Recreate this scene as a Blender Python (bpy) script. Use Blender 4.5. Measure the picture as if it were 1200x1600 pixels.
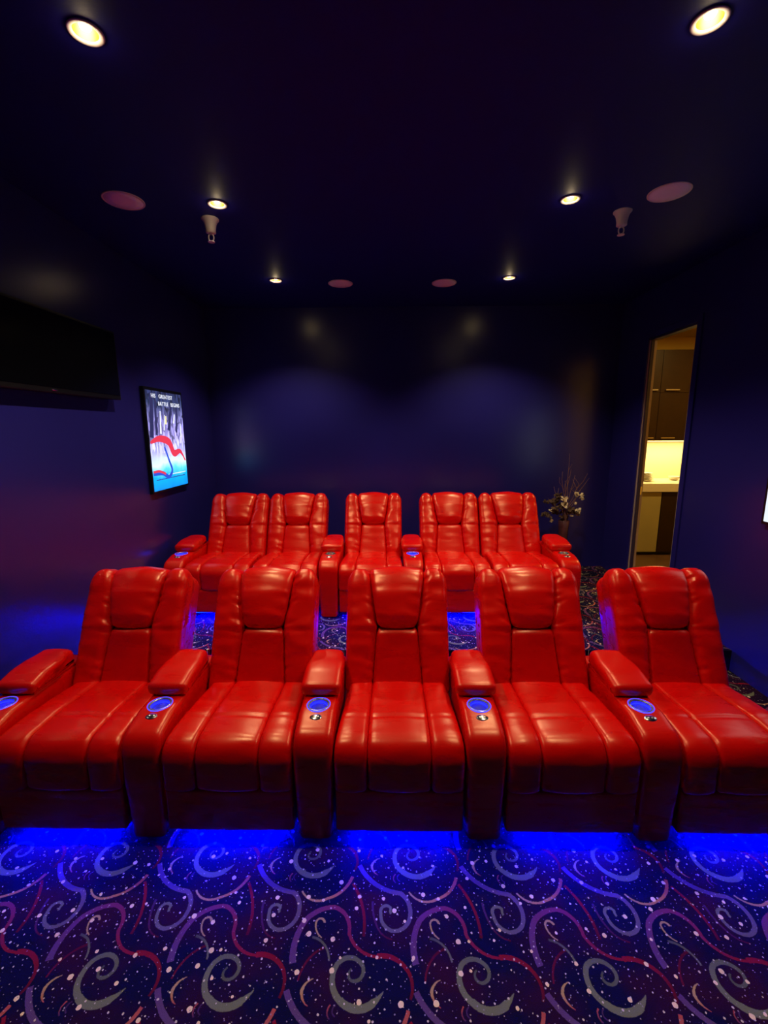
import bpy, bmesh, math, random
from mathutils import Vector, Matrix, noise
random.seed(7)
for o in list(bpy.data.objects): bpy.data.objects.remove(o)
C = bpy.context.scene.collection
scene = bpy.context.scene

# ------------------------------------------------------------------ camera
F_PX, PITCH, YAW, ROLL = 696.38, 0.1817, 0.0153, -0.0057
def cam_matrix(pos):
    def world(x, d, u):
        y = math.cos(PITCH)*d + math.sin(PITCH)*u; z = -math.sin(PITCH)*d + math.cos(PITCH)*u
        return Vector((math.cos(YAW)*x - math.sin(YAW)*y, math.sin(YAW)*x + math.cos(YAW)*y, z))
    c, t = math.cos(ROLL), math.sin(ROLL)
    r = world(c, 0, t); u = world(-t, 0, c); f = world(0, 1, 0)
    m = Matrix.Identity(4)
    for i in range(3): m[i][0] = r[i]; m[i][1] = u[i]; m[i][2] = -f[i]; m[i][3] = pos[i]
    return m
cd = bpy.data.cameras.new('camera'); cam = bpy.data.objects.new('camera', cd); C.objects.link(cam)
cd.sensor_fit = 'VERTICAL'; cd.sensor_height = 36; cd.lens = F_PX/1600*36; cd.clip_start = .02
cam.matrix_world = cam_matrix((-.0324, 0, 1.716)); scene.camera = cam

# ------------------------------------------------------------------ world, exposure
w = bpy.data.worlds.new('world'); scene.world = w; w.use_nodes = True
w.node_tree.nodes['Background'].inputs[0].default_value = (.004, .003, .02, 1)
w.node_tree.nodes['Background'].inputs[1].default_value = 0.3
vs = scene.view_settings; vs.view_transform = 'Standard'; vs.look = 'None'; vs.gamma = 1; vs.use_curve_mapping = False
vs.exposure = 0.0
SPOT_W, LED_W, CUP_W, KIT_W = 66.0, 1150.0, 2.0, 14.0

# ------------------------------------------------------------------ room numbers
XL, XR, YB, YF, ZC = -2.009, 2.404, 5.0, -2.6, 2.99
RISE, STEP, WT = .152, 2.99, .055
D0, D1, DT = 3.76, 4.435, 2.544       # doorway on the right wall

# ------------------------------------------------------------------ node helpers
def mat(name):
    m = bpy.data.materials.new(name); m.use_nodes = True
    nt = m.node_tree; return m, nt, nt.nodes['Principled BSDF']
def nd(nt, t, **k):
    n = nt.nodes.new(t)
    for a, b in k.items(): setattr(n, a, b)
    return n
def col(*c): return (c[0], c[1], c[2], 1)
def simple(name, c, rough=.5, metal=0, spec=.5, bump=0, bscale=200, var=0, vscale=6, coat=0):
    m, nt, b = mat(name)
    b.inputs['Base Color'].default_value = col(*c); b.inputs['Roughness'].default_value = rough
    b.inputs['Metallic'].default_value = metal; b.inputs['Specular IOR Level'].default_value = spec
    b.inputs['Coat Weight'].default_value = coat
    tc = nd(nt, 'ShaderNodeTexCoord')
    if var:
        n = nd(nt, 'ShaderNodeTexNoise'); n.inputs['Scale'].default_value = vscale; n.inputs['Detail'].default_value = 4
        nt.links.new(tc.outputs['Object'], n.inputs['Vector'])
        mx = nd(nt, 'ShaderNodeMix', data_type='RGBA'); nt.links.new(n.outputs['Fac'], mx.inputs['Factor'])
        mx.inputs['A'].default_value = col(*[v*(1-var) for v in c]); mx.inputs['B'].default_value = col(*[min(1, v*(1+var)) for v in c])
        nt.links.new(mx.outputs['Result'], b.inputs['Base Color'])
    if bump:
        n = nd(nt, 'ShaderNodeTexNoise'); n.inputs['Scale'].default_value = bscale; n.inputs['Detail'].default_value = 3
        nt.links.new(tc.outputs['Object'], n.inputs['Vector'])
        bp = nd(nt, 'ShaderNodeBump'); bp.inputs['Strength'].default_value = bump; bp.inputs['Distance'].default_value = .002
        nt.links.new(n.outputs['Fac'], bp.inputs['Height']); nt.links.new(bp.outputs['Normal'], b.inputs['Normal'])
    return m
def emit(name, c, s):
    m, nt, b = mat(name)
    b.inputs['Base Color'].default_value = col(0, 0, 0); b.inputs['Emission Color'].default_value = col(*c)
    b.inputs['Emission Strength'].default_value = s
    return m

WALL = simple('navy_wall_paint', (.016, .0135, .175), .25, spec=.7, bump=.25, bscale=90, var=.12, vscale=1.5)
CEIL = simple('dark_navy_ceiling_paint', (.0022, .0025, .17), .6, spec=.25, bump=.2, bscale=90)
WHITE = simple('white_plastic', (.62, .56, .6), .45)
SPK = simple('speaker_grille', (.85, .8, .95), .7, bump=.5, bscale=900)
CHROME = simple('chrome', (.8, .78, .74), .16, metal=1)
BLACK = simple('black_plastic', (.004, .004, .005), .35)
SCREEN = simple('black_glass', (.002, .002, .003), .12)
REFL = simple('lamp_reflector', (.45, .28, .07), .4, metal=1)
BULB = emit('warm_lamp_glow', (1, .86, .55), 30)
LEDM = emit('blue_led_strip', (.0, .0004, 1), LED_W)
RINGM = emit('blue_led_ring', (.06, .05, 1), CUP_W)
INNERM = emit('blue_led_inner_ring', (.002, .003, 1), 14)
CUPM = simple('cup_liner', (.35, .35, .45), .25, metal=.8)
JAMB = simple('door_jamb_paint', (.42, .32, .26), .5, var=.05)
CASING = simple('navy_casing_paint', (.02, .018, .09), .3)
CABD = simple('dark_brown_cabinet', (.026, .011, .003), .4, spec=.2, var=.25, vscale=12)
CABL = simple('olive_panel', (.36, .30, .12), .4, var=.06)
COUNT = simple('cream_worktop', (.72, .62, .42), .3, var=.05)
TILE = simple('cream_splashback', (.85, .74, .42), .35)
KWALL = simple('kitchen_paint', (.78, .52, .10), .6, var=.04)
KFLOOR = simple('kitchen_floor', (.12, .06, .03), .4, var=.3)
STEEL = simple('brushed_steel', (.7, .65, .55), .3, metal=1)
PLATE = simple('glazed_ceramic', (.6, .55, .45), .25)
VASE = simple('brown_glazed_vase', (.10, .035, .04), .25, var=.3, vscale=20)
TWIG = simple('dried_twig', (.22, .11, .07), .7, var=.3, vscale=30)
LEAFD = simple('dried_brown_leaf', (.08, .04, .02), .8, var=.4, vscale=30)
PETAL = simple('cream_dried_petal', (.75, .62, .36), .7, var=.15, vscale=40)

def leather():
    m, nt, b = mat('red_leather')
    b.inputs['Base Color'].default_value = col(.62, .0008, .0012)
    b.inputs['Specular IOR Level'].default_value = .7
    b.inputs['Specular Tint'].default_value = col(1, .72, .45)
    tc = nd(nt, 'ShaderNodeTexCoord'); oi = nd(nt, 'ShaderNodeObjectInfo')
    ad = nd(nt, 'ShaderNodeVectorMath', operation='ADD'); nt.links.new(tc.outputs['Object'], ad.inputs[0])
    sc = nd(nt, 'ShaderNodeMath', operation='MULTIPLY'); nt.links.new(oi.outputs['Random'], sc.inputs[0]); sc.inputs[1].default_value = 9
    nt.links.new(sc.outputs[0], ad.inputs[1])
    v = nd(nt, 'ShaderNodeTexVoronoi'); v.inputs['Scale'].default_value = 260; nt.links.new(ad.outputs[0], v.inputs['Vector'])
    mp = nd(nt, 'ShaderNodeMapping'); mp.inputs['Scale'].default_value = (5, 14, 26); nt.links.new(ad.outputs[0], mp.inputs['Vector'])
    n = nd(nt, 'ShaderNodeTexNoise'); n.inputs['Scale'].default_value = 1.0; n.inputs['Detail'].default_value = 3; n.inputs['Distortion'].default_value = .3
    nt.links.new(mp.outputs[0], n.inputs['Vector'])
    r = nd(nt, 'ShaderNodeMapRange'); r.inputs['From Min'].default_value = .3; r.inputs['From Max'].default_value = .7
    r.inputs['To Min'].default_value = .25; r.inputs['To Max'].default_value = .33
    nt.links.new(n.outputs['Fac'], r.inputs['Value']); nt.links.new(r.outputs[0], b.inputs['Roughness'])
    b1 = nd(nt, 'ShaderNodeBump'); b1.inputs['Strength'].default_value = .12; b1.inputs['Distance'].default_value = .001
    b2 = nd(nt, 'ShaderNodeBump'); b2.inputs['Strength'].default_value = .2; b2.inputs['Distance'].default_value = .004
    nt.links.new(v.outputs['Distance'], b1.inputs['Height']); nt.links.new(n.outputs['Fac'], b2.inputs['Height'])
    nt.links.new(b1.outputs[0], b2.inputs['Normal']); nt.links.new(b2.outputs[0], b.inputs['Normal'])
    return m
LEATHER = leather()

# ---- carpet: printed swirls as signed-distance arcs on a brick lattice
LA, LB = .404, .407
def arc_group():
    g = bpy.data.node_groups.new('printed_arc', 'ShaderNodeTree')
    I = g.interface
    for nme, t in (('P', 'NodeSocketVector'), ('Mid', 'NodeSocketVector'), ('Off', 'NodeSocketVector'), ('R', 'NodeSocketFloat'),
                   ('Ang', 'NodeSocketFloat'), ('Half', 'NodeSocketFloat'), ('W0', 'NodeSocketFloat'), ('W1', 'NodeSocketFloat'),
                   ('C0', 'NodeSocketColor'), ('C1', 'NodeSocketColor'), ('Prev', 'NodeSocketColor')):
        I.new_socket(nme, in_out='INPUT', socket_type=t)
    I.new_socket('Out', in_out='OUTPUT', socket_type='NodeSocketColor')
    gi = nd(g, 'NodeGroupInput'); go = nd(g, 'NodeGroupOutput'); L = g.links.new
    def M(op, a, b=None, c=None):
        n = nd(g, 'ShaderNodeMath', operation=op)
        for i, v in enumerate((a, b, c)):
            if v is None: continue
            if isinstance(v, (int, float)): n.inputs[i].default_value = v
            else: L(v, n.inputs[i])
        return n.outputs[0]
    s = nd(g, 'ShaderNodeVectorMath', operation='SUBTRACT'); L(gi.outputs['P'], s.inputs[0]); L(gi.outputs['Mid'], s.inputs[1])
    sp = nd(g, 'ShaderNodeSeparateXYZ'); L(s.outputs[0], sp.inputs[0])
    j = M('ROUND', M('DIVIDE', sp.outputs[1], LB))
    y = M('MULTIPLY_ADD', j, -LB, sp.outputs[1])
    x = M('WRAP', M('MULTIPLY_ADD', j, LA/2, sp.outputs[0]), LA/2, -LA/2)
    of = nd(g, 'ShaderNodeSeparateXYZ'); L(gi.outputs['Off'], of.inputs[0])
    x = M('ADD', x, of.outputs[0]); y = M('ADD', y, of.outputs[1])
    th = M('WRAP', M('SUBTRACT', M('ARCTAN2', y, x), gi.outputs['Ang']), math.pi, -math.pi)
    t = M('DIVIDE', th, gi.outputs['Half'])
    r = M('SQRT', M('ADD', M('MULTIPLY', x, x), M('MULTIPLY', y, y)))
    d = M('ABSOLUTE', M('SUBTRACT', r, gi.outputs['R']))
    tt = M('MULTIPLY_ADD', t, .5, .5)
    wd = nd(g, 'ShaderNodeMix', data_type='FLOAT'); L(tt, wd.inputs['Factor']); L(gi.outputs['W0'], wd.inputs['A']); L(gi.outputs['W1'], wd.inputs['B'])
    k = nd(g, 'ShaderNodeMapRange'); L(M('SUBTRACT', wd.outputs[0], d), k.inputs['Value'])
    k.inputs['From Min'].default_value = -.0008; k.inputs['From Max'].default_value = .0008
    mask = M('MULTIPLY', k.outputs[0], M('LESS_THAN', M('ABSOLUTE', t), 1.0))
    mc = nd(g, 'ShaderNodeMix', data_type='RGBA'); L(tt, mc.inputs['Factor']); L(gi.outputs['C0'], mc.inputs['A']); L(gi.outputs['C1'], mc.inputs['B'])
    mv = nd(g, 'ShaderNodeMix', data_type='RGBA'); L(mask, mv.inputs['Factor']); L(gi.outputs['Prev'], mv.inputs['A']); L(mc.outputs['Result'], mv.inputs['B'])
    L(mv.outputs['Result'], go.inputs[0])
    return g
GREY, RED, PUR, TAN, PINK = (.15, .155, .09), (.24, .006, .018), (.10, .04, .14), (.42, .26, .11), (.42, .07, .06)
DRED, DPUR, DGREY = (.09, .003, .012), (.06, .022, .08), (.07, .075, .055)
STROKES = [  # points on the floor, half-widths (start, end), colours (start, end)
 ([(-.258,1.213),(-.311,1.171),(-.329,1.121)], .004,.003, DRED, (.12,.005,.02)),
 ([(-.101,1.362),(-.097,1.321),(-.079,1.272),(-.055,1.248),(-.03,1.239)], .004,.002, DPUR, DRED),
 ([(-.179,1.428),(-.145,1.365),(-.129,1.306),(-.127,1.277),(-.128,1.248)], .005,.005, RED, DRED),
 ([(-.078,1.189),(-.017,1.18),(.021,1.148),(.033,1.114),(.026,1.076)], .008,.004, RED, DRED),
 ([(-.356,1.167),(-.36,1.236),(-.335,1.301),(-.294,1.33),(-.241,1.342),(-.186,1.299),(-.179,1.258),(-.146,1.212),(-.075,1.188)], .011,.004, PUR, RED),
 ([(-.158,1.501),(-.095,1.429),(.002,1.394),(.029,1.363),(.035,1.315),(.007,1.273),(-.023,1.265),(-.06,1.286),(-.07,1.321),(-.053,1.349),(-.034,1.34),(-.036,1.328),(-.034,1.322)], .009,.004, PUR, GREY),
 ([(-.303,1.243),(-.263,1.224),(-.238,1.175)], .004,.003, DGREY, GREY),
 ([(-.269,1.291),(-.282,1.303),(-.299,1.291),(-.295,1.267),(-.273,1.243)], .004,.002, TAN, TAN),
 ([(-.162,1.152),(-.17,1.137),(-.153,1.12),(-.13,1.129),(-.128,1.164),(-.172,1.184),(-.210,1.165),(-.22,1.117),(-.188,1.069)], .003,.0095, DGREY, GREY),
 ([(-.19,1.071),(-.141,1.051),(-.088,1.066)], .0105,.011, GREY, GREY),
 ([(-.090,1.0655),(-.073,1.078),(-.058,1.094)], .0105,.001, GREY, GREY),
 ([(-.282,1.125),(-.303,1.112),(-.312,1.094)], .001,.005, TAN, TAN),
 ([(-.312,1.094),(-.305,1.072),(-.288,1.057)], .005,.001, TAN, PINK),
 ([(-.219,1.059),(-.226,1.043),(-.218,1.027)], .002,.002, PINK, DPUR),
 ([(-.203,1.059),(-.211,1.046),(-.202,1.033)], .002,.002, DPUR, DPUR),
 ([(-.369,1.398),(-.324,1.366),(-.269,1.373),(-.225,1.395),(-.184,1.455)], .003,.006, TAN, PINK),
]
def circ(a, b, c):
    ax, ay = a; bx, by = b; cx, cy = c
    d = 2*(ax*(by-cy)+bx*(cy-ay)+cx*(ay-by))
    if abs(d) < 1e-9: d = 1e-9
    ux = ((ax*ax+ay*ay)*(by-cy)+(bx*bx+by*by)*(cy-ay)+(cx*cx+cy*cy)*(ay-by))/d
    uy = ((ax*ax+ay*ay)*(cx-bx)+(bx*bx+by*by)*(ax-cx)+(cx*cx+cy*cy)*(bx-ax))/d
    return ux, uy, math.hypot(ax-ux, ay-uy)
def carpet():
    m, nt, b = mat('patterned_carpet'); L = nt.links.new
    tc = nd(nt, 'ShaderNodeTexCoord'); P = tc.outputs['Object']
    # slight wobble so that the print has soft woven edges
    wn = nd(nt, 'ShaderNodeTexNoise'); wn.inputs['Scale'].default_value = 170; L(P, wn.inputs['Vector'])
    ws = nd(nt, 'ShaderNodeVectorMath', operation='MULTIPLY_ADD'); L(wn.outputs['Color'], ws.inputs[0])
    ws.inputs[1].default_value = (.004, .004, 0); L(P, ws.inputs[2]); PW = ws.outputs[0]
    n = nd(nt, 'ShaderNodeTexNoise'); n.inputs['Scale'].default_value = 5; n.inputs['Detail'].default_value = 3; L(P, n.inputs['Vector'])
    cr = nd(nt, 'ShaderNodeValToRGB'); L(n.outputs['Fac'], cr.inputs[0])
    e = cr.color_ramp.elements; e[0].position = .42; e[0].color = col(.003, .002, .026); e[1].position = .70; e[1].color = col(.028, .002, .014)
    prev = cr.outputs['Color']
    g = arc_group()
    for pts, w0, w1, c0, c1 in STROKES:
        tri = [(i, i+1, i+2) for i in range(0, len(pts)-2, 2)]; nseg = len(pts)-1
        for i0, i1, i2 in tri:
            cx, cy, R = circ(pts[i0], pts[i1], pts[i2])
            a = [math.atan2(pts[i][1]-cy, pts[i][0]-cx) for i in (i0, i1, i2)]
            wr = lambda v: (v+math.pi) % (2*math.pi)-math.pi
            d1, d2 = wr(a[1]-a[0]), wr(a[2]-a[1]); tot = d1+d2; mid = a[0]+tot/2
            f0, f1 = i0/nseg, i2/nseg
            W = (w0+(w1-w0)*f0, w0+(w1-w0)*f1); K = ([c0[q]+(c1[q]-c0[q])*f0 for q in range(3)], [c0[q]+(c1[q]-c0[q])*f1 for q in range(3)])
            if tot < 0: W = W[::-1]; K = K[::-1]
            n = nd(nt, 'ShaderNodeGroup'); n.node_tree = g
            mp = (cx+R*math.cos(mid), cy+R*math.sin(mid))
            L(PW, n.inputs['P']); n.inputs['Mid'].default_value = (*mp, 0); n.inputs['Off'].default_value = (mp[0]-cx, mp[1]-cy, 0)
            n.inputs['R'].default_value = R; n.inputs['Ang'].default_value = wr(mid); n.inputs['Half'].default_value = abs(tot)/2+.0012/max(R, .01)
            n.inputs['W0'].default_value = W[0]; n.inputs['W1'].default_value = W[1]
            n.inputs['C0'].default_value = col(*K[0]); n.inputs['C1'].default_value = col(*K[1]); L(prev, n.inputs['Prev']); prev = n.outputs[0]
    for scale, r0, r1, c in ((24, .02, .088, (.60, .50, .38)), (9.5, .04, .085, (.85, .62, .36)), (44, .0, .095, (.30, .25, .26))):
        v = nd(nt, 'ShaderNodeTexVoronoi', voronoi_dimensions='2D'); v.inputs['Scale'].default_value = scale; L(PW, v.inputs['Vector'])
        s = nd(nt, 'ShaderNodeSeparateColor'); L(v.outputs['Color'], s.inputs[0])
        r = nd(nt, 'ShaderNodeMapRange'); L(s.outputs[0], r.inputs['Value']); r.inputs['To Min'].default_value = r0; r.inputs['To Max'].default_value = r1
        if scale == 46: r.inputs['From Min'].default_value = .35
        lt = nd(nt, 'ShaderNodeMath', operation='LESS_THAN'); L(v.outputs['Distance'], lt.inputs[0]); L(r.outputs[0], lt.inputs[1])
        mv = nd(nt, 'ShaderNodeMix', data_type='RGBA'); L(lt.outputs[0], mv.inputs['Factor']); L(prev, mv.inputs['A']); mv.inputs['B'].default_value = col(*c)
        prev = mv.outputs['Result']
    L(prev, b.inputs['Base Color']); b.inputs['Roughness'].default_value = .95; b.inputs['Specular IOR Level'].default_value = .1
    n = nd(nt, 'ShaderNodeTexNoise'); n.inputs['Scale'].default_value = 500; L(P, n.inputs['Vector'])
    bp = nd(nt, 'ShaderNodeBump'); bp.inputs['Strength'].default_value = .6; bp.inputs['Distance'].default_value = .002
    L(n.outputs['Fac'], bp.inputs['Height']); L(bp.outputs[0], b.inputs['Normal'])
    return m
CARPET = carpet()

# ------------------------------------------------------------------ mesh helpers
def box(bm, x0, x1, y0, y1, z0, z1):
    vs_ = [bm.verts.new((x, y, z)) for z in (z0, z1) for y in (y0, y1) for x in (x0, x1)]
    for f in ((0, 2, 3, 1), (4, 5, 7, 6), (0, 1, 5, 4), (2, 6, 7, 3), (0, 4, 6, 2), (1, 3, 7, 5)): bm.faces.new([vs_[i] for i in f])
def lathe(bm, prof, c=(0, 0, 0), n=32, caps=True):
    rings = []
    for r, z in prof: rings.append([bm.verts.new((c[0]+r*math.cos(2*math.pi*i/n), c[1]+r*math.sin(2*math.pi*i/n), c[2]+z)) for i in range(n)])
    for a, b in zip(rings, rings[1:]):
        for i in range(n): bm.faces.new((a[i], a[(i+1) % n], b[(i+1) % n], b[i]))
    if caps: bm.faces.new(rings[0][::-1]); bm.faces.new(rings[-1])
def tube(bm, pts, rad, n=8):
    rings = []
    for i, p in enumerate(pts):
        p = Vector(p); t = (Vector(pts[min(i+1, len(pts)-1)])-Vector(pts[max(i-1, 0)])).normalized()
        u = t.orthogonal().normalized() if i == 0 else (u-t*u.dot(t)).normalized()
        v = t.cross(u); r = rad[i] if isinstance(rad, (list, tuple)) else rad
        rings.append([bm.verts.new(p+u*r*math.cos(2*math.pi*k/n)+v*r*math.sin(2*math.pi*k/n)) for k in range(n)])
    for a, b in zip(rings, rings[1:]):
        for k in range(n): bm.faces.new((a[k], a[(k+1) % n], b[(k+1) % n], b[k]))
    bm.faces.new(rings[0][::-1]); bm.faces.new(rings[-1])
def obj(name, bm, m, parent=None, smooth=False, bevel=0, kind=None, loc=None):
    bmesh.ops.recalc_face_normals(bm, faces=bm.faces)
    if bevel: bmesh.ops.bevel(bm, geom=[e for e in bm.edges if e.calc_face_angle(0) > .6], offset=bevel, segments=2, affect='EDGES', profile=.7)
    me = bpy.data.meshes.new(name); bm.to_mesh(me); bm.free(); me.materials.append(m)
    if smooth:
        for p in me.polygons: p.use_smooth = True
    o = bpy.data.objects.new(name, me); C.objects.link(o); o.parent = parent
    if kind: o['kind'] = kind
    if loc: o.location = loc
    return o
def B(name, m, x0, x1, y0, y1, z0, z1, parent=None, bevel=0, kind=None):
    bm = bmesh.new(); box(bm, x0, x1, y0, y1, z0, z1); return obj(name, bm, m, parent, bevel=bevel, kind=kind)
def tag(o, label, cat, group=None):
    o['label'] = label; o['category'] = cat
    if group: o['group'] = group
    return o
def thing(name, label, cat, loc, group=None):
    o = bpy.data.objects.new(name, None); o.empty_display_size = .1; C.objects.link(o); o.location = loc
    return tag(o, label, cat, group)
def dup(root, loc, label):
    r = root.copy(); C.objects.link(r); r.location = loc; r['label'] = label
    for ch in list(root.children):
        c = ch.copy(); C.objects.link(c); c.parent = r
        for g in ch.children:
            d = g.copy(); C.objects.link(d); d.parent = c
    return r
def subtract(o, cutters):
    """cut round or square holes for real, then forget the cutters"""
    tmp = []
    for cb in cutters:
        bmesh.ops.recalc_face_normals(cb, faces=cb.faces)
        me = bpy.data.meshes.new('t'); cb.to_mesh(me); cb.free(); t = bpy.data.objects.new('t', me); C.objects.link(t); tmp.append(t)
        md = o.modifiers.new('b', 'BOOLEAN'); md.operation = 'DIFFERENCE'; md.object = t; md.solver = 'EXACT'
    dg = bpy.context.evaluated_depsgraph_get(); dg.update()
    me = bpy.data.meshes.new_from_object(o.evaluated_get(dg)); o.modifiers.clear(); o.data = me
    for t in tmp: bpy.data.objects.remove(t)

def roundpoly(pts, step=.012):
    """pts: (y, z, radius) -> dense closed loop with rounded corners"""
    n = len(pts); out = []
    for i in range(n):
        p0, p1, p2 = (Vector(pts[(i+k) % n][:2]) for k in (-1, 0, 1)); r = pts[i][2] if len(pts[i]) > 2 else 0
        a, b = (p0-p1), (p2-p1); la, lb = a.length, b.length; a.normalize(); b.normalize()
        ang = a.angle(b); t = min(r/math.tan(ang/2) if r else 0, la*.48, lb*.48)
        if t < 1e-5: out.append(p1.copy()); continue
        r2 = t*math.tan(ang/2); cc = p1+(a+b).normalized()*(r2/math.sin(ang/2)); s, e = p1+a*t-cc, p1+b*t-cc
        a0 = math.atan2(s.y, s.x); da = (math.atan2(e.y, e.x)-a0+math.pi) % (2*math.pi)-math.pi
        k = max(3, int(abs(da)*r2/step)+2)
        for q in range(k+1): out.append(cc+Vector((math.cos(a0+da*q/k), math.sin(a0+da*q/k)))*r2)
    dense = []
    for i, p in enumerate(out):
        q = out[(i+1) % len(out)]; L_ = (q-p).length; k = max(1, int(L_/step))
        for j in range(k): dense.append(p.lerp(q, j/k))
    return dense
def soft(loop, xa, xb, r, puff=0, seams=(), wr=0, seed=0, nx=12, crease=0, creaseside=0):
    """upholstered volume: the (y, z) loop swept from x=xa to x=xb with rounded ends, stuffed middle, stitched seams and creases"""
    bm = bmesh.new(); n = len(loop)
    area = sum(loop[i].x*loop[(i+1) % n].y-loop[(i+1) % n].x*loop[i].y for i in range(n))
    sg = 1 if area > 0 else -1; nor = []
    for i in range(n):
        t = (loop[(i+1) % n]-loop[i-1]).normalized(); nor.append(Vector((t.y, -t.x))*sg)
    edge = [0, .06, .18, .36, .6, 1.0]; rings = []
    cols_ = [(0, e) for e in edge]+[(2, k/nx) for k in range(1, nx)]+[(1, e) for e in edge[::-1]]
    for side, v in cols_:
        ring = []
        for p, q in zip(loop, nor):
            a = xa(p) if callable(xa) else xa; b = xb(p) if callable(xb) else xb
            if side == 0: x = a+v*r; e = v*r
            elif side == 1: x = b-v*r; e = v*r
            else: x = a+r+(b-a-2*r)*v; e = r
            d = -(r-math.sqrt(max(0, r*r-(r-e)**2)))
            t = 2*(x-a)/(b-a)-1; d += puff*(1-t*t)
            for sy, sz, dep, wd in seams:
                dd = (p.x-sy)**2+(p.y-sz)**2; d -= dep*math.exp(-dd/wd**2)
            if wr: d += wr*noise.noise(Vector((x*9+seed, p.x*16, p.y*22)))
            if crease:
                k = max(0, (t*creaseside)) if creaseside else abs(t)
                s = noise.noise(Vector((x*5+seed*3, p.x*6, p.y*38+x*10*(creaseside or 1))))
                d -= crease*(k**1.5)*max(0, s-.05)*3
            ring.append(bm.verts.new((x, p.x+q.x*d, p.y+q.y*d)))
        rings.append(ring)
    for a, b in zip(rings, rings[1:]):
        for i in range(n): bm.faces.new((a[i], a[(i+1) % n], b[(i+1) % n], b[i]))
    for ring in (rings[0], rings[-1]):
        f = bm.faces.new(ring); 
    return bm

# ------------------------------------------------------------------ room shell
def rebase(o, z): return o
floor = B('floor', CARPET, XL-.1, XR+WT, YF-.1, STEP+.05, -.1, 0, kind='structure')
upper = B('floor_riser', CARPET, XL-.1, XR+WT, STEP, YB+.1, -.1, RISE, kind='structure')
B('wall_left', WALL, XL-.1, XL, YF-.1, YB+.1, 0, ZC, kind='structure')
B('wall_back', WALL, XL, XR, YB, YB+.1, RISE, ZC, kind='structure')
B('wall_front', WALL, XL, XR, YF-.1, YF, 0, ZC, kind='structure')
bm = bmesh.new()
box(bm, XR, XR+WT, YF-.1, D0, 0, ZC); box(bm, XR, XR+WT, D1, YB+.1, 0, ZC); box(bm, XR, XR+WT, D0, D1, DT, ZC)
obj('wall_right', bm, WALL, kind='structure')
LIGHTS = [(-1.016, 1.687), (.985, 1.687), (-1.016, 2.803), (.985, 2.803), (-1.016, 4.119), (.985, 4.119)]
ceil = B('ceiling', CEIL, XL-.1, XR+WT, YF-.1, YB+.1, ZC, ZC+.14, kind='structure')
cuts = []
for x, y in LIGHTS:
    cb = bmesh.new(); lathe(cb, [(.041, -.05), (.041, .12)], (x, y, ZC), 32); cuts.append(cb)
subtract(ceil, cuts)

# door frame on the right wall
bm = bmesh.new(); box(bm, XR-.004, XR+WT+.004, D1-.018, D1, RISE, DT); dr = obj('door_1', bm, JAMB, kind='structure')
B('door_jamb', JAMB, XR-.004, XR+WT+.004, D0, D0+.018, RISE, DT, dr)
B('door_head', CASING, XR-.004, XR+WT+.004, D0, D1, DT-.018, DT, dr)
B('door_stop', CASING, XR+.002, XR+.03, D1-.030, D1-.018, RISE, DT-.02, dr)
B('strike_plate', CHROME, XR+.03, XR+.05, D1-.0195, D1-.018, RISE+.92, RISE+1.0, dr)
for a in ((D1, D1+.055, RISE, DT+.055), (D0-.055, D0, RISE, DT+.055), (D0, D1, DT, DT+.055)):
    B('architrave', WALL, XR-.014, XR, *a, dr, bevel=.003)

# ------------------------------------------------------------------ kitchen seen through the doorway
KX0, KX1, KY0, KY1 = XR+WT, 4.6, 3.0, 6.052
B('floor_kitchen', KFLOOR, KX0, KX1+.1, KY0-.1, KY1+.1, 0, RISE, kind='structure')
B('ceiling_kitchen', KWALL, KX0, KX1+.1, KY0-.1, KY1+.1, 2.86, 2.96, kind='structure')
B('wall_kitchen_back', KWALL, KX0, KX1+.1, KY1, KY1+.1, RISE, 2.86, kind='structure')
B('wall_kitchen_right', KWALL, KX1, KX1+.1, KY0-.1, KY1, RISE, 2.86, kind='structure')
B('wall_kitchen_front', KWALL, KX0, KX1, KY0-.1, KY0, RISE, 2.86, kind='structure')
B('wall_kitchen_left', KWALL, KX0-.1, KX0, YB+.1, KY1+.1, RISE, 2.86, kind='structure')
up = thing('wall_cabinet', 'dark brown wall cabinet with two rows of doors seen through doorway', 'cabinet', (3.0, KY1, 1.57))
def BL(name, m, root, x0, x1, y0, y1, z0, z1, bevel=0, parent=None):
    l = root.location; bm = bmesh.new(); box(bm, x0-l.x, x1-l.x, y0-l.y, y1-l.y, z0-l.z, z1-l.z); return obj(name, bm, m, parent or root, bevel=bevel)
BL('carcass', CABD, up, 2.55, 4.3, 5.47, 6.045, 1.57, 2.615)
for r_, (z0, z1) in enumerate(((1.575, 2.125), (2.13, 2.61))):
    for i in range(3):
        x0 = 2.56+i*.58
        dd = BL('door', CABD, up, x0, x0+.575, 5.45, 5.47, z0, z1, .002)
        BL('handle', STEEL, up, x0+.44 if i == 0 else x0+.05, x0+.54 if i == 0 else x0+.21, 5.425, 5.437, z0+.025, z0+.037, parent=dd)
lo = thing('base_cabinet', 'dark brown base cabinet with one olive panel under pale worktop', 'cabinet', (3.0, KY1, RISE))
BL('carcass', CABD, lo, 2.55, 4.3, 5.47, 6.035, .24, .958)
BL('plinth', BLACK, lo, 2.55, 4.3, 5.52, 6.035, RISE, .24)
for x0, x1, m_ in ((2.56, 2.70, CABD), (2.705, 3.285, CABL), (3.29, 3.87, CABD)):
    dd = BL('door', m_, lo, x0, x1-.004, 5.445, 5.47, .20, .95, .002)
    if m_ is CABL: dd['label'] = 'pale olive door panel'
wt = B('worktop', COUNT, 2.55, 4.3, 5.41, 6.04, .96, 1.06, bevel=.004); tag(wt, 'pale cream kitchen worktop lit from above, beyond the doorway', 'worktop')
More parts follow.
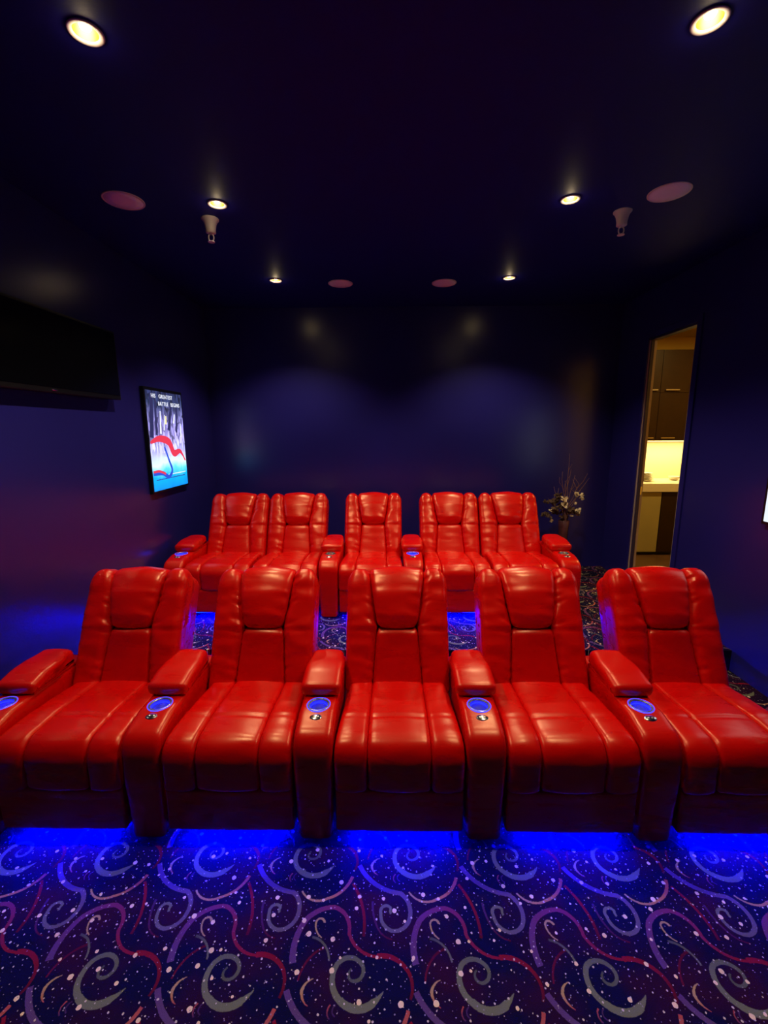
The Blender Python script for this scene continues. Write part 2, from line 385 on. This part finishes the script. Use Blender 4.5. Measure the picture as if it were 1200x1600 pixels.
sb = B('splashback', TILE, 2.55, 4.3, 6.04, 6.05, 1.06, 1.57); tag(sb, 'glowing cream splashback between the kitchen cabinets', 'splashback')
ps = []
for i in range(6):
    bm = bmesh.new(); lathe(bm, [(.055, 0), (.07, .006), (.115-.004*i, .018), (.11-.004*i, .018), (.06, .009)], (0, 0, 0), 24)
    o = obj('plate', bm, PLATE, smooth=True, loc=(3.20, 5.72, 1.06+i*.0175)); 
    tag(o, 'ceramic plate, %s of the stack on the worktop' % ('bottommost', 'second from bottom', 'third from bottom', 'third from top', 'second from top', 'topmost')[i], 'plate', 'plates stacked on the worktop')
bm = bmesh.new(); lathe(bm, [(.03, 0), (.05, .012), (.07, .05), (.065, .05), (.045, .015)], (0, 0, 0), 24)
o = obj('bowl', bm, PLATE, smooth=True, loc=(3.62, 5.78, 1.06)); tag(o, 'small pale bowl at the right of the worktop beyond the doorway', 'bowl')
def area(name, loc, rot, sx, sy, watts, c, spread=math.pi):
    l = bpy.data.lights.new(name, 'AREA'); l.shape = 'RECTANGLE'; l.size = sx; l.size_y = sy; l.energy = watts; l.color = c; l.spread = spread
    o = bpy.data.objects.new(name, l); C.objects.link(o); o.location = loc; o.rotation_euler = rot; return o
us = thing('cabinet_light', 'warm strip light under the wall cabinet', 'light', (3.4, 5.9, 1.565))
us['kind'] = 'thing'
BL('diffuser', emit('warm_strip_glow', (1, .8, .35), 6), us, 2.7, 4.2, 5.80, 5.84, 1.557, 1.565)
area('strip_lamp', (3.4, 5.82, 1.55), (0, 0, 0), 1.4, .05, KIT_W, (1, .77, .33))
kl = thing('kitchen_downlight', 'warm ceiling downlight in the kitchen', 'light', (3.3, 4.4, 2.86))
bm = bmesh.new(); lathe(bm, [(.06, 0), (.06, -.01), (.045, -.012)], (0, 0, 0), 24); obj('trim_ring', bm, WHITE, kl)
area('kitchen_lamp', (3.3, 4.4, 2.84), (0, 0, 0), .2, .2, 30, (1, .68, .2))

# ------------------------------------------------------------------ downlights
proto = thing('downlight', '', 'downlight', (*LIGHTS[0], ZC), 'recessed downlights in two lines along the ceiling')
bm = bmesh.new(); lathe(bm, [(.0405, 0), (.0405, .0), (.054, -.001), (.054, -.004), (.050, -.006), (.040, -.005), (.038, 0)], n=40, caps=False); obj('trim_ring', bm, WHITE, proto, True)
bm = bmesh.new(); lathe(bm, [(.0385, -.001), (.035, .03), (.030, .05), (.022, .06)], n=40, caps=False); obj('reflector', bm, REFL, proto, True)
bm = bmesh.new(); lathe(bm, [(.018, .052), (.018, .016), (.015, .009), (.001, .006)], n=32); obj('bulb', bm, BULB, proto, True)
where = ['front left', 'front right', 'middle left', 'middle right', 'rear left', 'rear right']
for i, (x, y) in enumerate(LIGHTS[:6]):
    lab = 'lit warm downlight, %s of the six in the navy ceiling' % where[i]
    if i == 0: proto['label'] = lab
    else: dup(proto, (x, y, ZC), lab)
for i, (x, y) in enumerate(LIGHTS):
    l = bpy.data.lights.new('downlight_lamp', 'SPOT'); l.energy = SPOT_W; l.color = (1, .80, .52); l.spot_size = math.radians(118); l.spot_blend = .6
    l.shadow_soft_size = .02
    o = bpy.data.objects.new('downlight_lamp', l); C.objects.link(o); o.location = (x, y, ZC-.012)
    l = bpy.data.lights.new('downlight_spill', 'POINT'); l.energy = .3; l.color = (1, .75, .4); l.shadow_soft_size = .012
    o = bpy.data.objects.new('downlight_spill', l); C.objects.link(o); o.location = (x, y, ZC-.022)

# ------------------------------------------------------------------ ceiling speakers, sprinklers
sp = None
for x, y, lab in ((-1.523, 2.75, 'front left'), (1.499, 2.74, 'front right'), (-.469, 4.225, 'rear left'), (.445, 4.237, 'rear right')):
    lab = 'round flush ceiling speaker with pale grille, %s of the four' % lab
    if sp is None:
        sp = thing('ceiling_speaker', lab, 'speaker', (x, y, ZC), 'round speakers in the ceiling')
        bm = bmesh.new(); lathe(bm, [(.108, 0), (.108, -.003), (.106, -.005), (.100, -.005), (.100, 0)], n=48); obj('trim_ring', bm, WHITE, sp)
        bm = bmesh.new(); lathe(bm, [(.0995, 0), (.0995, -.004), (.05, -.0055), (.001, -.006)], n=48); obj('grille', bm, SPK, sp, True)
    else: dup(sp, (x, y, ZC), lab)
lab = 'white hanging ceiling sprinkler head beside the %s middle downlight'
spr = thing('sprinkler', lab % 'left', 'sprinkler', (-1.13, 2.983, ZC), 'sprinkler heads on the ceiling')
bm = bmesh.new(); lathe(bm, [(.052, 0), (.052, -.006), (.045, -.012), (.036, -.03), (.030, -.06), (.030, -.078), (.020, -.084)], n=32); obj('housing', bm, WHITE, spr, True)
bm = bmesh.new(); pts = [(.016*math.sin(2*math.pi*k/20), 0, -.105+.022*math.cos(2*math.pi*k/20)) for k in range(21)]; tube(bm, pts, .004); obj('frame_ring', bm, WHITE, spr, True)
bm = bmesh.new(); lathe(bm, [(.020, -.127), (.021, -.130), (.010, -.131)], n=24); obj('deflector', bm, WHITE, spr)
dup(spr, (1.354, 2.953, ZC), lab % 'right')

# ------------------------------------------------------------------ screen on the left wall
tv = thing('wall_screen', 'wide black screen mounted high on the left wall', 'television', (XL, 2.63, 1.935))
BL('bracket', BLACK, tv, XL, XL+.04, 2.5, 2.8, 2.08, 2.28)
BL('housing', BLACK, tv, XL+.03, XL+.075, 2.03, 3.215, 1.935, 2.39, .006)
BL('display', SCREEN, tv, XL+.075, XL+.078, 2.045, 3.20, 1.965, 2.375)
bm = bmesh.new(); bmesh.ops.create_uvsphere(bm, u_segments=16, v_segments=8, radius=1); bmesh.ops.scale(bm, vec=(.003, .022, .005), verts=bm.verts)
o = obj('badge', bm, CHROME, tv, True); o.location = (.077, -.05, .015); o['label'] = 'small chrome oval badge'

# ------------------------------------------------------------------ backlit posters
def text_mesh(s, size, name, m, parent, loc, rot, ext=.0006):
    cu = bpy.data.curves.new('t', 'FONT'); cu.body = s; cu.size = size; cu.extrude = ext; cu.align_x = 'CENTER'; cu.offset = 0; cu.space_character = 1.12
    t = bpy.data.objects.new('t', cu); C.objects.link(t)
    dg = bpy.context.evaluated_depsgraph_get(); me = bpy.data.meshes.new_from_object(t.evaluated_get(dg)); bpy.data.objects.remove(t)
    me.materials.clear(); me.materials.append(m)
    o = bpy.data.objects.new(name, me); C.objects.link(o); o.parent = parent; o.location = loc; o.rotation_euler = rot; return o
def poster_art(name, dim=1.0):
    """backlit print: steel-lavender city blocks fading down into white and sky blue; local x = across, z = up (0..1 scaled)"""
    m, nt, b = mat(name); L = nt.links.new
    tc = nd(nt, 'ShaderNodeTexCoord'); s = nd(nt, 'ShaderNodeSeparateXYZ'); L(tc.outputs['Object'], s.inputs[0])
    z = nd(nt, 'ShaderNodeMapRange'); L(s.outputs[2], z.inputs['Value']); z.inputs['From Min'].default_value = 0; z.inputs['From Max'].default_value = .82
    n = nd(nt, 'ShaderNodeTexNoise'); n.inputs['Scale'].default_value = 7; n.inputs['Detail'].default_value = 4; L(tc.outputs['Object'], n.inputs['Vector'])
    ma = nd(nt, 'ShaderNodeMath', operation='MULTIPLY_ADD'); L(n.outputs['Fac'], ma.inputs[0]); ma.inputs[1].default_value = .16; 
    mb = nd(nt, 'ShaderNodeMath', operation='SUBTRACT'); L(z.outputs[0], mb.inputs[0]); mb.inputs[1].default_value = .08; L(mb.outputs[0], ma.inputs[2])
    cr = nd(nt, 'ShaderNodeValToRGB'); L(ma.outputs[0], cr.inputs[0]); cr.color_ramp.elements[0].position = 0; cr.color_ramp.elements[0].color = col(0, .22, .75)
    cr.color_ramp.elements[1].position = 1; cr.color_ramp.elements[1].color = col(.015, .02, .07)
    for p, c in ((.13, (0, .36, .95)), (.2, (.10, .62, 1)), (.27, (.62, .85, 1)), (.37, (.45, .45, .9)), (.55, (.30, .26, .66)), (.78, (.09, .09, .24)), (.88, (.02, .03, .09))):
        e = cr.color_ramp.elements.new(p); e.color = col(*c)
    v = nd(nt, 'ShaderNodeTexVoronoi'); v.inputs['Scale'].default_value = 24
    mp = nd(nt, 'ShaderNodeMapping'); mp.inputs['Scale'].default_value = (1, 1.7, .8); mp.inputs['Rotation'].default_value = (.35, 0, 0); L(tc.outputs['Object'], mp.inputs['Vector']); L(mp.outputs[0], v.inputs['Vector'])
    sc = nd(nt, 'ShaderNodeSeparateColor'); L(v.outputs['Color'], sc.inputs[0])
    r = nd(nt, 'ShaderNodeMapRange'); L(sc.outputs[0], r.inputs['Value']); r.inputs['To Min'].default_value = .25; r.inputs['To Max'].default_value = 1.9
    # city blocks only above the haze
    mk = nd(nt, 'ShaderNodeMapRange'); L(z.outputs[0], mk.inputs['Value']); mk.inputs['From Min'].default_value = .3; mk.inputs['From Max'].default_value = .5
    mx = nd(nt, 'ShaderNodeMix', data_type='FLOAT'); L(mk.outputs[0], mx.inputs['Factor']); mx.inputs['A'].default_value = 1; L(r.outputs[0], mx.inputs['B'])
    vm = nd(nt, 'ShaderNodeVectorMath', operation='SCALE'); L(cr.outputs['Color'], vm.inputs[0]); L(mx.outputs[0], vm.inputs['Scale'])
    L(vm.outputs[0], b.inputs['Emission Color']); b.inputs['Emission Strength'].default_value = 1.5*dim; b.inputs['Base Color'].default_value = col(.02, .02, .03)
    b.inputs['Roughness'].default_value = .2
    return m
ART = poster_art('backlit_city_print')
def ribbon(pts, wd, name, m, parent, x):
    bm = bmesh.new(); L_ = []; n = len(pts)
    for i, p in enumerate(pts):
        p = Vector(p); t = (Vector(pts[min(i+1, n-1)])-Vector(pts[max(i-1, 0)])).normalized(); q = Vector((-t.y, t.x))*wd[i]
        L_.append([bm.verts.new((x+dx, (p+s*q).x, (p+s*q).y)) for dx in (0, .0008) for s in (-1, 1)])
    for a, b in zip(L_, L_[1:]):
        for i, j in ((0, 1), (3, 2), (1, 3), (2, 0)): bm.faces.new((a[i], a[j], b[j], b[i]))
    bm.faces.new([L_[0][i] for i in (0, 1, 3, 2)]); bm.faces.new([L_[-1][i] for i in (0, 1, 3, 2)])
    return obj(name, bm, m, parent)
def spline(P, k=8):
    P = [Vector(p) for p in P]; out = []
    for i in range(len(P)-1):
        a, b, c, d = P[max(i-1, 0)], P[i], P[i+1], P[min(i+2, len(P)-1)]
        for j in range(k):
            t = j/k; out.append(.5*((2*b)+(c-a)*t+(2*a-5*b+4*c-d)*t*t+(3*b-a-3*c+d)*t**3))
    out.append(P[-1]); return out
po = thing('backlit_poster', 'glowing blue and white backlit poster hanging on the left wall', 'poster', (XL, 3.925, 1.225))
W2 = .305
bm = bmesh.new(); box(bm, 0, .03, -W2-.02, W2+.02, -.02, .845); obj('frame', bm, BLACK, po, bevel=.003)
bm = bmesh.new(); box(bm, .03, .032, -W2, W2, 0, .82); obj('print_panel', bm, ART, po)
RP = emit('print_red', (.9, .05, .10), 1.0); BP = emit('print_blue', (.03, .10, .75), 1.0); DP = emit('print_dark', (.03, .03, .12), 1); YP = emit('print_yellow', (1, .9, .45), 1.2); TP = emit('print_white', (.85, .88, 1), 1.2)
# abstract sweeping bands of red and blue over a city haze (y across, z up)
a = spline([(-.30, .40), (-.16, .43), (0, .40), (.08, .30), (.20, .31), (.29, .22)]); ribbon([tuple(p) for p in a], [.010+.025*math.sin(math.pi*min(1, i/(len(a)-1)*1.1)) for i in range(len(a))], 'red_band', RP, po, .0325)
a = spline([(-.30, .15), (-.15, .14), (-.05, .10), (.02, .15), (-.02, .24), (-.08, .36)]); ribbon([tuple(p) for p in a], [.022-.012*i/len(a) for i in range(len(a))], 'blue_band', BP, po, .0325)
a = spline([(-.30, .16), (-.2, .16), (-.1, .13)]); ribbon([tuple(p) for p in a], [.010]*len(a), 'red_band', RP, po, .0336)
for y0, z0, y1, z1, w_ in ((-.27, .44, -.22, .80, .03), (-.19, .46, -.17, .74, .018), (.02, .5, .10, .72, .022), (.16, .48, .2, .70, .016)):
    ribbon([(y0, z0), (y1, z1)], [w_, w_*.8], 'tower', DP, po, .0325)
for y0, z0, y1, z1, w_ in ((-.12, .47, -.10, .66, .012), (-.06, .5, -.03, .63, .008), (.12, .56, .15, .64, .012), (.24, .44, .25, .56, .01)):
    ribbon([(y0, z0), (y1, z1)], [w_, w_*.5], 'lit_tower', TP, po, .0328)
ribbon([(-.02, .55), (-.01, .62)], [.012, .008], 'lit_window', YP, po, .033)
rot = (math.pi/2, 0, math.pi/2)
for word, y_, z_ in (('HIS', -.19, .765), ('GREATEST', .015, .765), ('BATTLE', -.035, .705), ('BEGINS', .175, .705)): text_mesh(word, .046, 'lettering', TP, po, (.0335, y_, z_), rot)
for k, (y0, y1, z0) in enumerate(((-.26, .26, .085), (-.05, .27, .115))):
    bm = bmesh.new(); y = y0
    while y < y1:
        l_ = random.uniform(.01, .03); box(bm, .0322, .0332, y, y+l_, z0, z0+.008); y += l_+.006
    obj('credit_line', bm, DP if k == 0 else TP, po, kind='stuff')
p2 = thing('backlit_poster', 'white-glowing backlit poster on the right wall, cut off by the frame edge', 'poster', (XR, 2.548, 1.125))
bm = bmesh.new(); box(bm, -.03, 0, -W2-.02, W2+.02, -.02, .845); obj('frame', bm, BLACK, p2, bevel=.003)
bm = bmesh.new(); box(bm, -.032, -.03, -W2, W2, 0, .82); obj('print_panel', bm, emit('backlit_white_print', (.8, .88, 1), 1.1), p2)

# ------------------------------------------------------------------ recliner (x across, y back from its front face, z up)
A0 = Vector((.50, .42)); DU = Vector((.447, .894)); DN = Vector((-.894, .447))
def bk(a, b, r=0): p = A0+DU*a+DN*b; return (p.x, p.y, r)
def ha(p): return (Vector((p.x, p.y))-A0).dot(DU)
def inner(p):
    a = ha(p); 
    return .128-.023*min(1, max(0, a/.3)) if a < .3 else .105+.040*min(1, (a-.3)/.28)
def outer(p):
    a = ha(p); return .2705-.016*max(0, (a-.52)/.08)**2
def make_chair(label, group):
    t = thing('recliner', label, 'recliner', (0, 0, 0), group)
    # seat: three stitched panels that roll over the front edge
    L_ = roundpoly([(.0, .252, .012), (-.002, .462, .085), (.20, .468, .2), (.56, .438, .03), (.56, .30, .02), (.10, .252, .02)])
    se = [(.19, .468, .006, .007)]
    e1 = lambda p: -(.268-.026*max(0, p.x)/.5); e2 = lambda p: -(.131-.004*max(0, p.x)/.5)
    for xa, xb, sd, nm in ((e1, e2, 1, 'seat_side_panel'), (e2, lambda p: -e2(p), 2, 'seat_centre_panel'), (lambda p: -e2(p), lambda p: -e1(p), 3, 'seat_side_panel')):
        obj(nm, soft(L_, xa, xb, .018, .007, se if sd == 2 else [(.19, .468, .003, .006)], .0022, sd, crease=.002), LEATHER, t, True)
    L_ = roundpoly([(.006, .056, .012), (.006, .254, .015), (.06, .254, .01), (.06, .056, .01)])
    obj('leg_rest', soft(L_, -.266, .266, .012, .003, [(.006, .206, .003, .006)], .001, 4), LEATHER, t, True)
    L_ = roundpoly([(.05, .06, .01), (.05, .40, .01), (.58, .40, .02), (.84, .34, .04), (.84, .06, .01)], .03)
    obj('base', soft(L_, -.262, .262, .01), LEATHER, t, True)
    # backrest
    L_ = roundpoly([bk(-.03, .018, .02), bk(.30, .034, .3), bk(.598, .024, .05), bk(.612, -.10, .05), bk(-.03, -.12, .02)], .009)
    for s in (-1, 1):
        xa, xb = (lambda p: -outer(p), lambda p: -inner(p)) if s < 0 else (inner, outer)
        obj('side_bolster', soft(L_, xa, xb, .036, .010, [(bk(.28, .034)[0], bk(.28, .034)[1], .003, .012)], .005, 5+s, nx=14, crease=.011, creaseside=-s), LEATHER, t, True)
    L_ = roundpoly([bk(.296, -.10), bk(.298, .030, .03), bk(.36, .052, .06), bk(.48, .050, .1), bk(.610, .018, .08), bk(.615, -.10, .04)], .009)
    obj('headrest', soft(L_, lambda p: -inner(p)-.002, lambda p: inner(p)+.002, .026, .014, (), .003, 9, crease=.004), LEATHER, t, True)
    L_ = roundpoly([bk(-.03, -.10), bk(-.03, .004, .02), bk(.14, .014, .2), bk(.292, .024, .04), bk(.294, -.10)], .009)
    obj('lumbar_panel', soft(L_, lambda p: -inner(p)-.001, lambda p: inner(p)+.001, .016, .010, (), .002, 11), LEATHER, t, True)
    L_ = roundpoly([bk(-.14, -.08, .02), bk(.585, -.08, .03), bk(.575, -.19, .05), bk(-.2, -.20, .04)], .02)
    obj('back_shell', soft(L_, lambda p: -outer(p)+.008, lambda p: outer(p)-.008, .03, .004, (), .001, 12), LEATHER, t, True)
    # blue light strip tucked under the front lip
    bm = bmesh.new(); v = [(-.205, .026, .056), (.205, .026, .056), (.205, .030, .0465), (-.205, .030, .0465)]; a_ = [bm.verts.new(p) for p in v]
    b_ = [bm.verts.new((p[0], p[1]+.006, p[2]+.006)) for p in v]; bm.faces.new(a_); bm.faces.new(b_[::-1])
    for i in range(4): bm.faces.new((a_[i], a_[(i+1) % 4], b_[(i+1) % 4], b_[i]))
    o = obj('led_strip', bm, LEDM, t); o['label'] = 'blue glowing light strip'
    for x in (-.21, .21):
        for y in (.12, .76):
            bm = bmesh.new(); lathe(bm, [(.022, 0), (.025, .03), (.025, .062)], (x, y, 0), 16); obj('foot', bm, BLACK, t)
    return t
def make_console(label, group, lit):
    t = thing('armrest_console', label, 'armrest', (0, 0, 0), group)
    L_ = roundpoly([(.012, .012, .01), (.0, .30, .4), (.004, .482, .10), (.16, .517, .1), (.66, .517, .03), (.66, .012, .01)])
    wd = lambda p: .0812-.010*max(0, min(1, (.3-p.y)/.3))
    b_ = obj('body', soft(L_, lambda p: -wd(p), wd, .024, .002, (), .001, 3, nx=8), LEATHER, t, True)
    cb = bmesh.new(); lathe(cb, [(.041, .45), (.041, .56)], (0, .197, 0), 40); subtract(b_, [cb])
    for p in b_.data.polygons: p.use_smooth = True
    L_ = roundpoly([(.262, .520, .018), (.250, .572, .028), (.36, .596, .3), (.560, .602, .035), (.562, .520, .015)])
    pw = lambda p: .094-.014*min(1, max(0, (p.x-.43)/.08))
    obj('arm_pad', soft(L_, lambda p: -pw(p), pw, .026, .006, (), .002, 6), LEATHER, t, True)
    L_ = roundpoly([(.275, .510, .004), (.275, .524, .004), (.555, .524, .004), (.555, .510, .004)])
    obj('piping', soft(L_, -.079, .079, .004), LEATHER, t, True)
    bm = bmesh.new(); z = .5175
    lathe(bm, [(.049, z-.002), (.049, z+.0015), (.0455, z+.0035), (.0395, z+.002), (.038, z-.004), (.0365, z-.06), (.030, z-.066), (.001, z-.066)], (0, .197, 0), 40, caps=False)
    c_ = obj('cup_holder', bm, CHROME if not lit else CUPM, t, True)
    if lit:
        bm = bmesh.new(); lathe(bm, [(.0496, z-.001), (.0530, z-.001), (.0530, z+.0022), (.0496, z+.0028), (.0496, z-.001)], (0, .197, 0), 40, caps=False); obj('outer_light_ring', bm, RINGM, c_)
        bm = bmesh.new(); lathe(bm, [(.0375, z-.008), (.0370, z-.008), (.0366, z-.016), (.0371, z-.016)], (0, .197, 0), 40, caps=False); obj('inner_light_ring', bm, INNERM, c_)
    # oval chrome touch plate with two buttons and a small lever
    bm = bmesh.new(); lathe(bm, [(.027, 0), (.027, .004), (.022, .0065), (.001, .007)], (0, 0, 0), 28); bmesh.ops.scale(bm, vec=(1, .62, 1), verts=bm.verts)
    k_ = obj('control_plate', bm, CHROME, t, True, loc=(0, .122, .506)); k_.rotation_euler = (.22, 0, 0)
    for x in (-.009, .009):
        bm = bmesh.new(); lathe(bm, [(.0055, .004), (.0055, .008), (.004, .0092), (.001, .0095)], (x, 0, 0), 16); obj('button', bm, STEEL, k_, True)
    bm = bmesh.new(); lathe(bm, [(.024, 0), (.024, .03)], (0, .08, 0), 14); lathe(bm, [(.024, 0), (.024, .03)], (0, .58, 0), 14); obj('foot', bm, BLACK, t)
    return t
PITCH_X, FRONT_Y, BACK_Y, BX, PAIR = .71, 1.592, 3.522, -.199, .567
P1 = .722
ch = make_chair('red leather recliner at the left end of the front row', 'red recliners of the front row')
con = make_console('red armrest with lit cup holder at the left end of the front row', 'armrests of the front row', True)
con0 = make_console('red armrest with unlit chrome cup holder left of the middle back-row recliner', 'armrests of the back row', False)
ch.location = (-2*PITCH_X, FRONT_Y, 0); con.location = (-2.5*PITCH_X, FRONT_Y, 0)
for k, lab in ((-1, 'red leather recliner second from left in the front row'), (0, 'red leather recliner in the middle of the front row'),
               (1, 'red leather recliner second from right in the front row'), (2, 'red leather recliner at the right end of the front row, beside the aisle')):
    dup(ch, (k*PITCH_X, FRONT_Y, 0), lab)
for k, lab in ((-1.5, 'between the first and second recliners from left'), (-.5, 'just left of the middle recliner'), (.5, 'just right of the middle recliner'), (1.5, 'between the two rightmost recliners')):
    dup(con, (k*PITCH_X, FRONT_Y, 0), 'red armrest with lit cup holder %s, front row' % lab)
for x, lab in ((-P1-PAIR, 'at the left end of the back row, by the poster wall'), (-P1, 'right seat of the left pair in the back row'), (0, 'single in the middle of the back row'),
               (P1, 'left seat of the right pair in the back row'), (P1+PAIR, 'at the right end of the back row, beside the vase')):
    r_ = dup(ch, (BX+x, BACK_Y, RISE), 'red leather recliner %s' % lab); r_['group'] = 'red recliners of the back row'
    if x: r_.scale = (1.03, 1, 1)
E_ = P1+PAIR+.364
con0.location = (BX-PITCH_X/2, BACK_Y, RISE)
dup(con0, (BX+E_, BACK_Y, RISE), 'red armrest with unlit chrome cup holder at the right end of the back row')
for x, lab in ((-E_, 'red armrest with lit cup holder at the left end of the back row'), (PITCH_X/2, 'red armrest with lit cup holder right of the middle back-row recliner')):
    r_ = dup(con, (BX+x, BACK_Y, RISE), lab); r_['group'] = 'armrests of the back row'

# ------------------------------------------------------------------ vase of dried stems in the back right corner
vz = thing('dried_flower_vase', 'tall slim brown vase of dried twigs and cream flowers behind the back row', 'vase', (1.765, 4.56, RISE))
bm = bmesh.new(); lathe(bm, [(.001, 0), (.06, 0), (.064, .02), (.050, .12), (.044, .30), (.047, .50), (.056, .63), (.050, .635), (.040, .5), (.036, .3), (.04, .1), (.001, .09)], n=28, caps=False); obj('vase_body', bm, VASE, vz, True)
rnd = random.Random(3)
tips = [(.02, .02, 1.32), (-.06, .0, 1.14), (.09, .03, 1.10), (.20, .0, 1.12), (-.18, .02, .86), (.16, -.03, .98), (-.03, -.05, 1.05), (.05, .06, 1.16), (-.12, .04, .98), (.24, .02, 1.07)]
for tx, ty, tz in tips:
    pts = []; s = Vector((rnd.uniform(-.02, .02), rnd.uniform(-.02, .02), .56)); e = Vector((tx, ty, tz))
    for q in range(8):
        f = q/7; pts.append(s.lerp(e, f)+Vector((rnd.uniform(-1, 1), rnd.uniform(-1, 1), 0))*.012*(0 if q in (0,) else 1)+Vector((-tx*.35, 0, 0))*math.sin(math.pi*f)*.6)
    bm = bmesh.new(); tube(bm, pts, [.0045-.0032*q/7 for q in range(8)], 6)
    b0 = pts[5]; tube(bm, [b0, b0+Vector((rnd.uniform(-.05, .05), 0, .05)), b0+Vector((rnd.uniform(-.07, .07), 0, .11))], [.002, .0018, .001], 5)
    obj('twig', bm, TWIG, vz, True)
def blossom(c, r, m, nm):
    bm = bmesh.new()
    for q in range(9):
        a_ = rnd.uniform(0, 6.28); el = rnd.uniform(-.6, .9); d_ = Vector((math.cos(a_)*math.cos(el), math.sin(a_)*math.cos(el), math.sin(el)))
        u_ = d_.orthogonal().normalized(); w_ = d_.cross(u_); c_ = Vector(c)
        P_ = [c_, c_+d_*r*.6+u_*r*.38, c_+d_*r+w_*r*.12, c_+d_*r*.6-u_*r*.38]; Q_ = [p-w_*.003 for p in P_]
        a1 = [bm.verts.new(p) for p in P_]; a2 = [bm.verts.new(p) for p in Q_]; bm.faces.new(a1); bm.faces.new(a2[::-1])
        for i in range(4): bm.faces.new((a1[i], a1[(i+1) % 4], a2[(i+1) % 4], a2[i]))
    obj(nm, bm, m, vz)
for c_, r_ in (((-.03, -.04, .86), .045), ((-.025, -.05, .80), .045), ((.12, -.03, .74), .045), ((.13, -.02, .70), .035), ((.13, -.03, .90), .045), ((.15, -.03, .87), .035), ((.08, -.05, .82), .02), ((.05, -.06, .69), .02), ((-.15, -.02, .74), .025), ((-.13, -.03, .63), .03), ((.09, -.04, .92), .02)):
    blossom(c_, r_, PETAL, 'dried_flower')
for q in range(26):
    blossom((rnd.uniform(-.18, .13), rnd.uniform(-.06, .08), rnd.uniform(.62, .92)), rnd.uniform(.03, .05), LEAFD, 'dried_leaf')
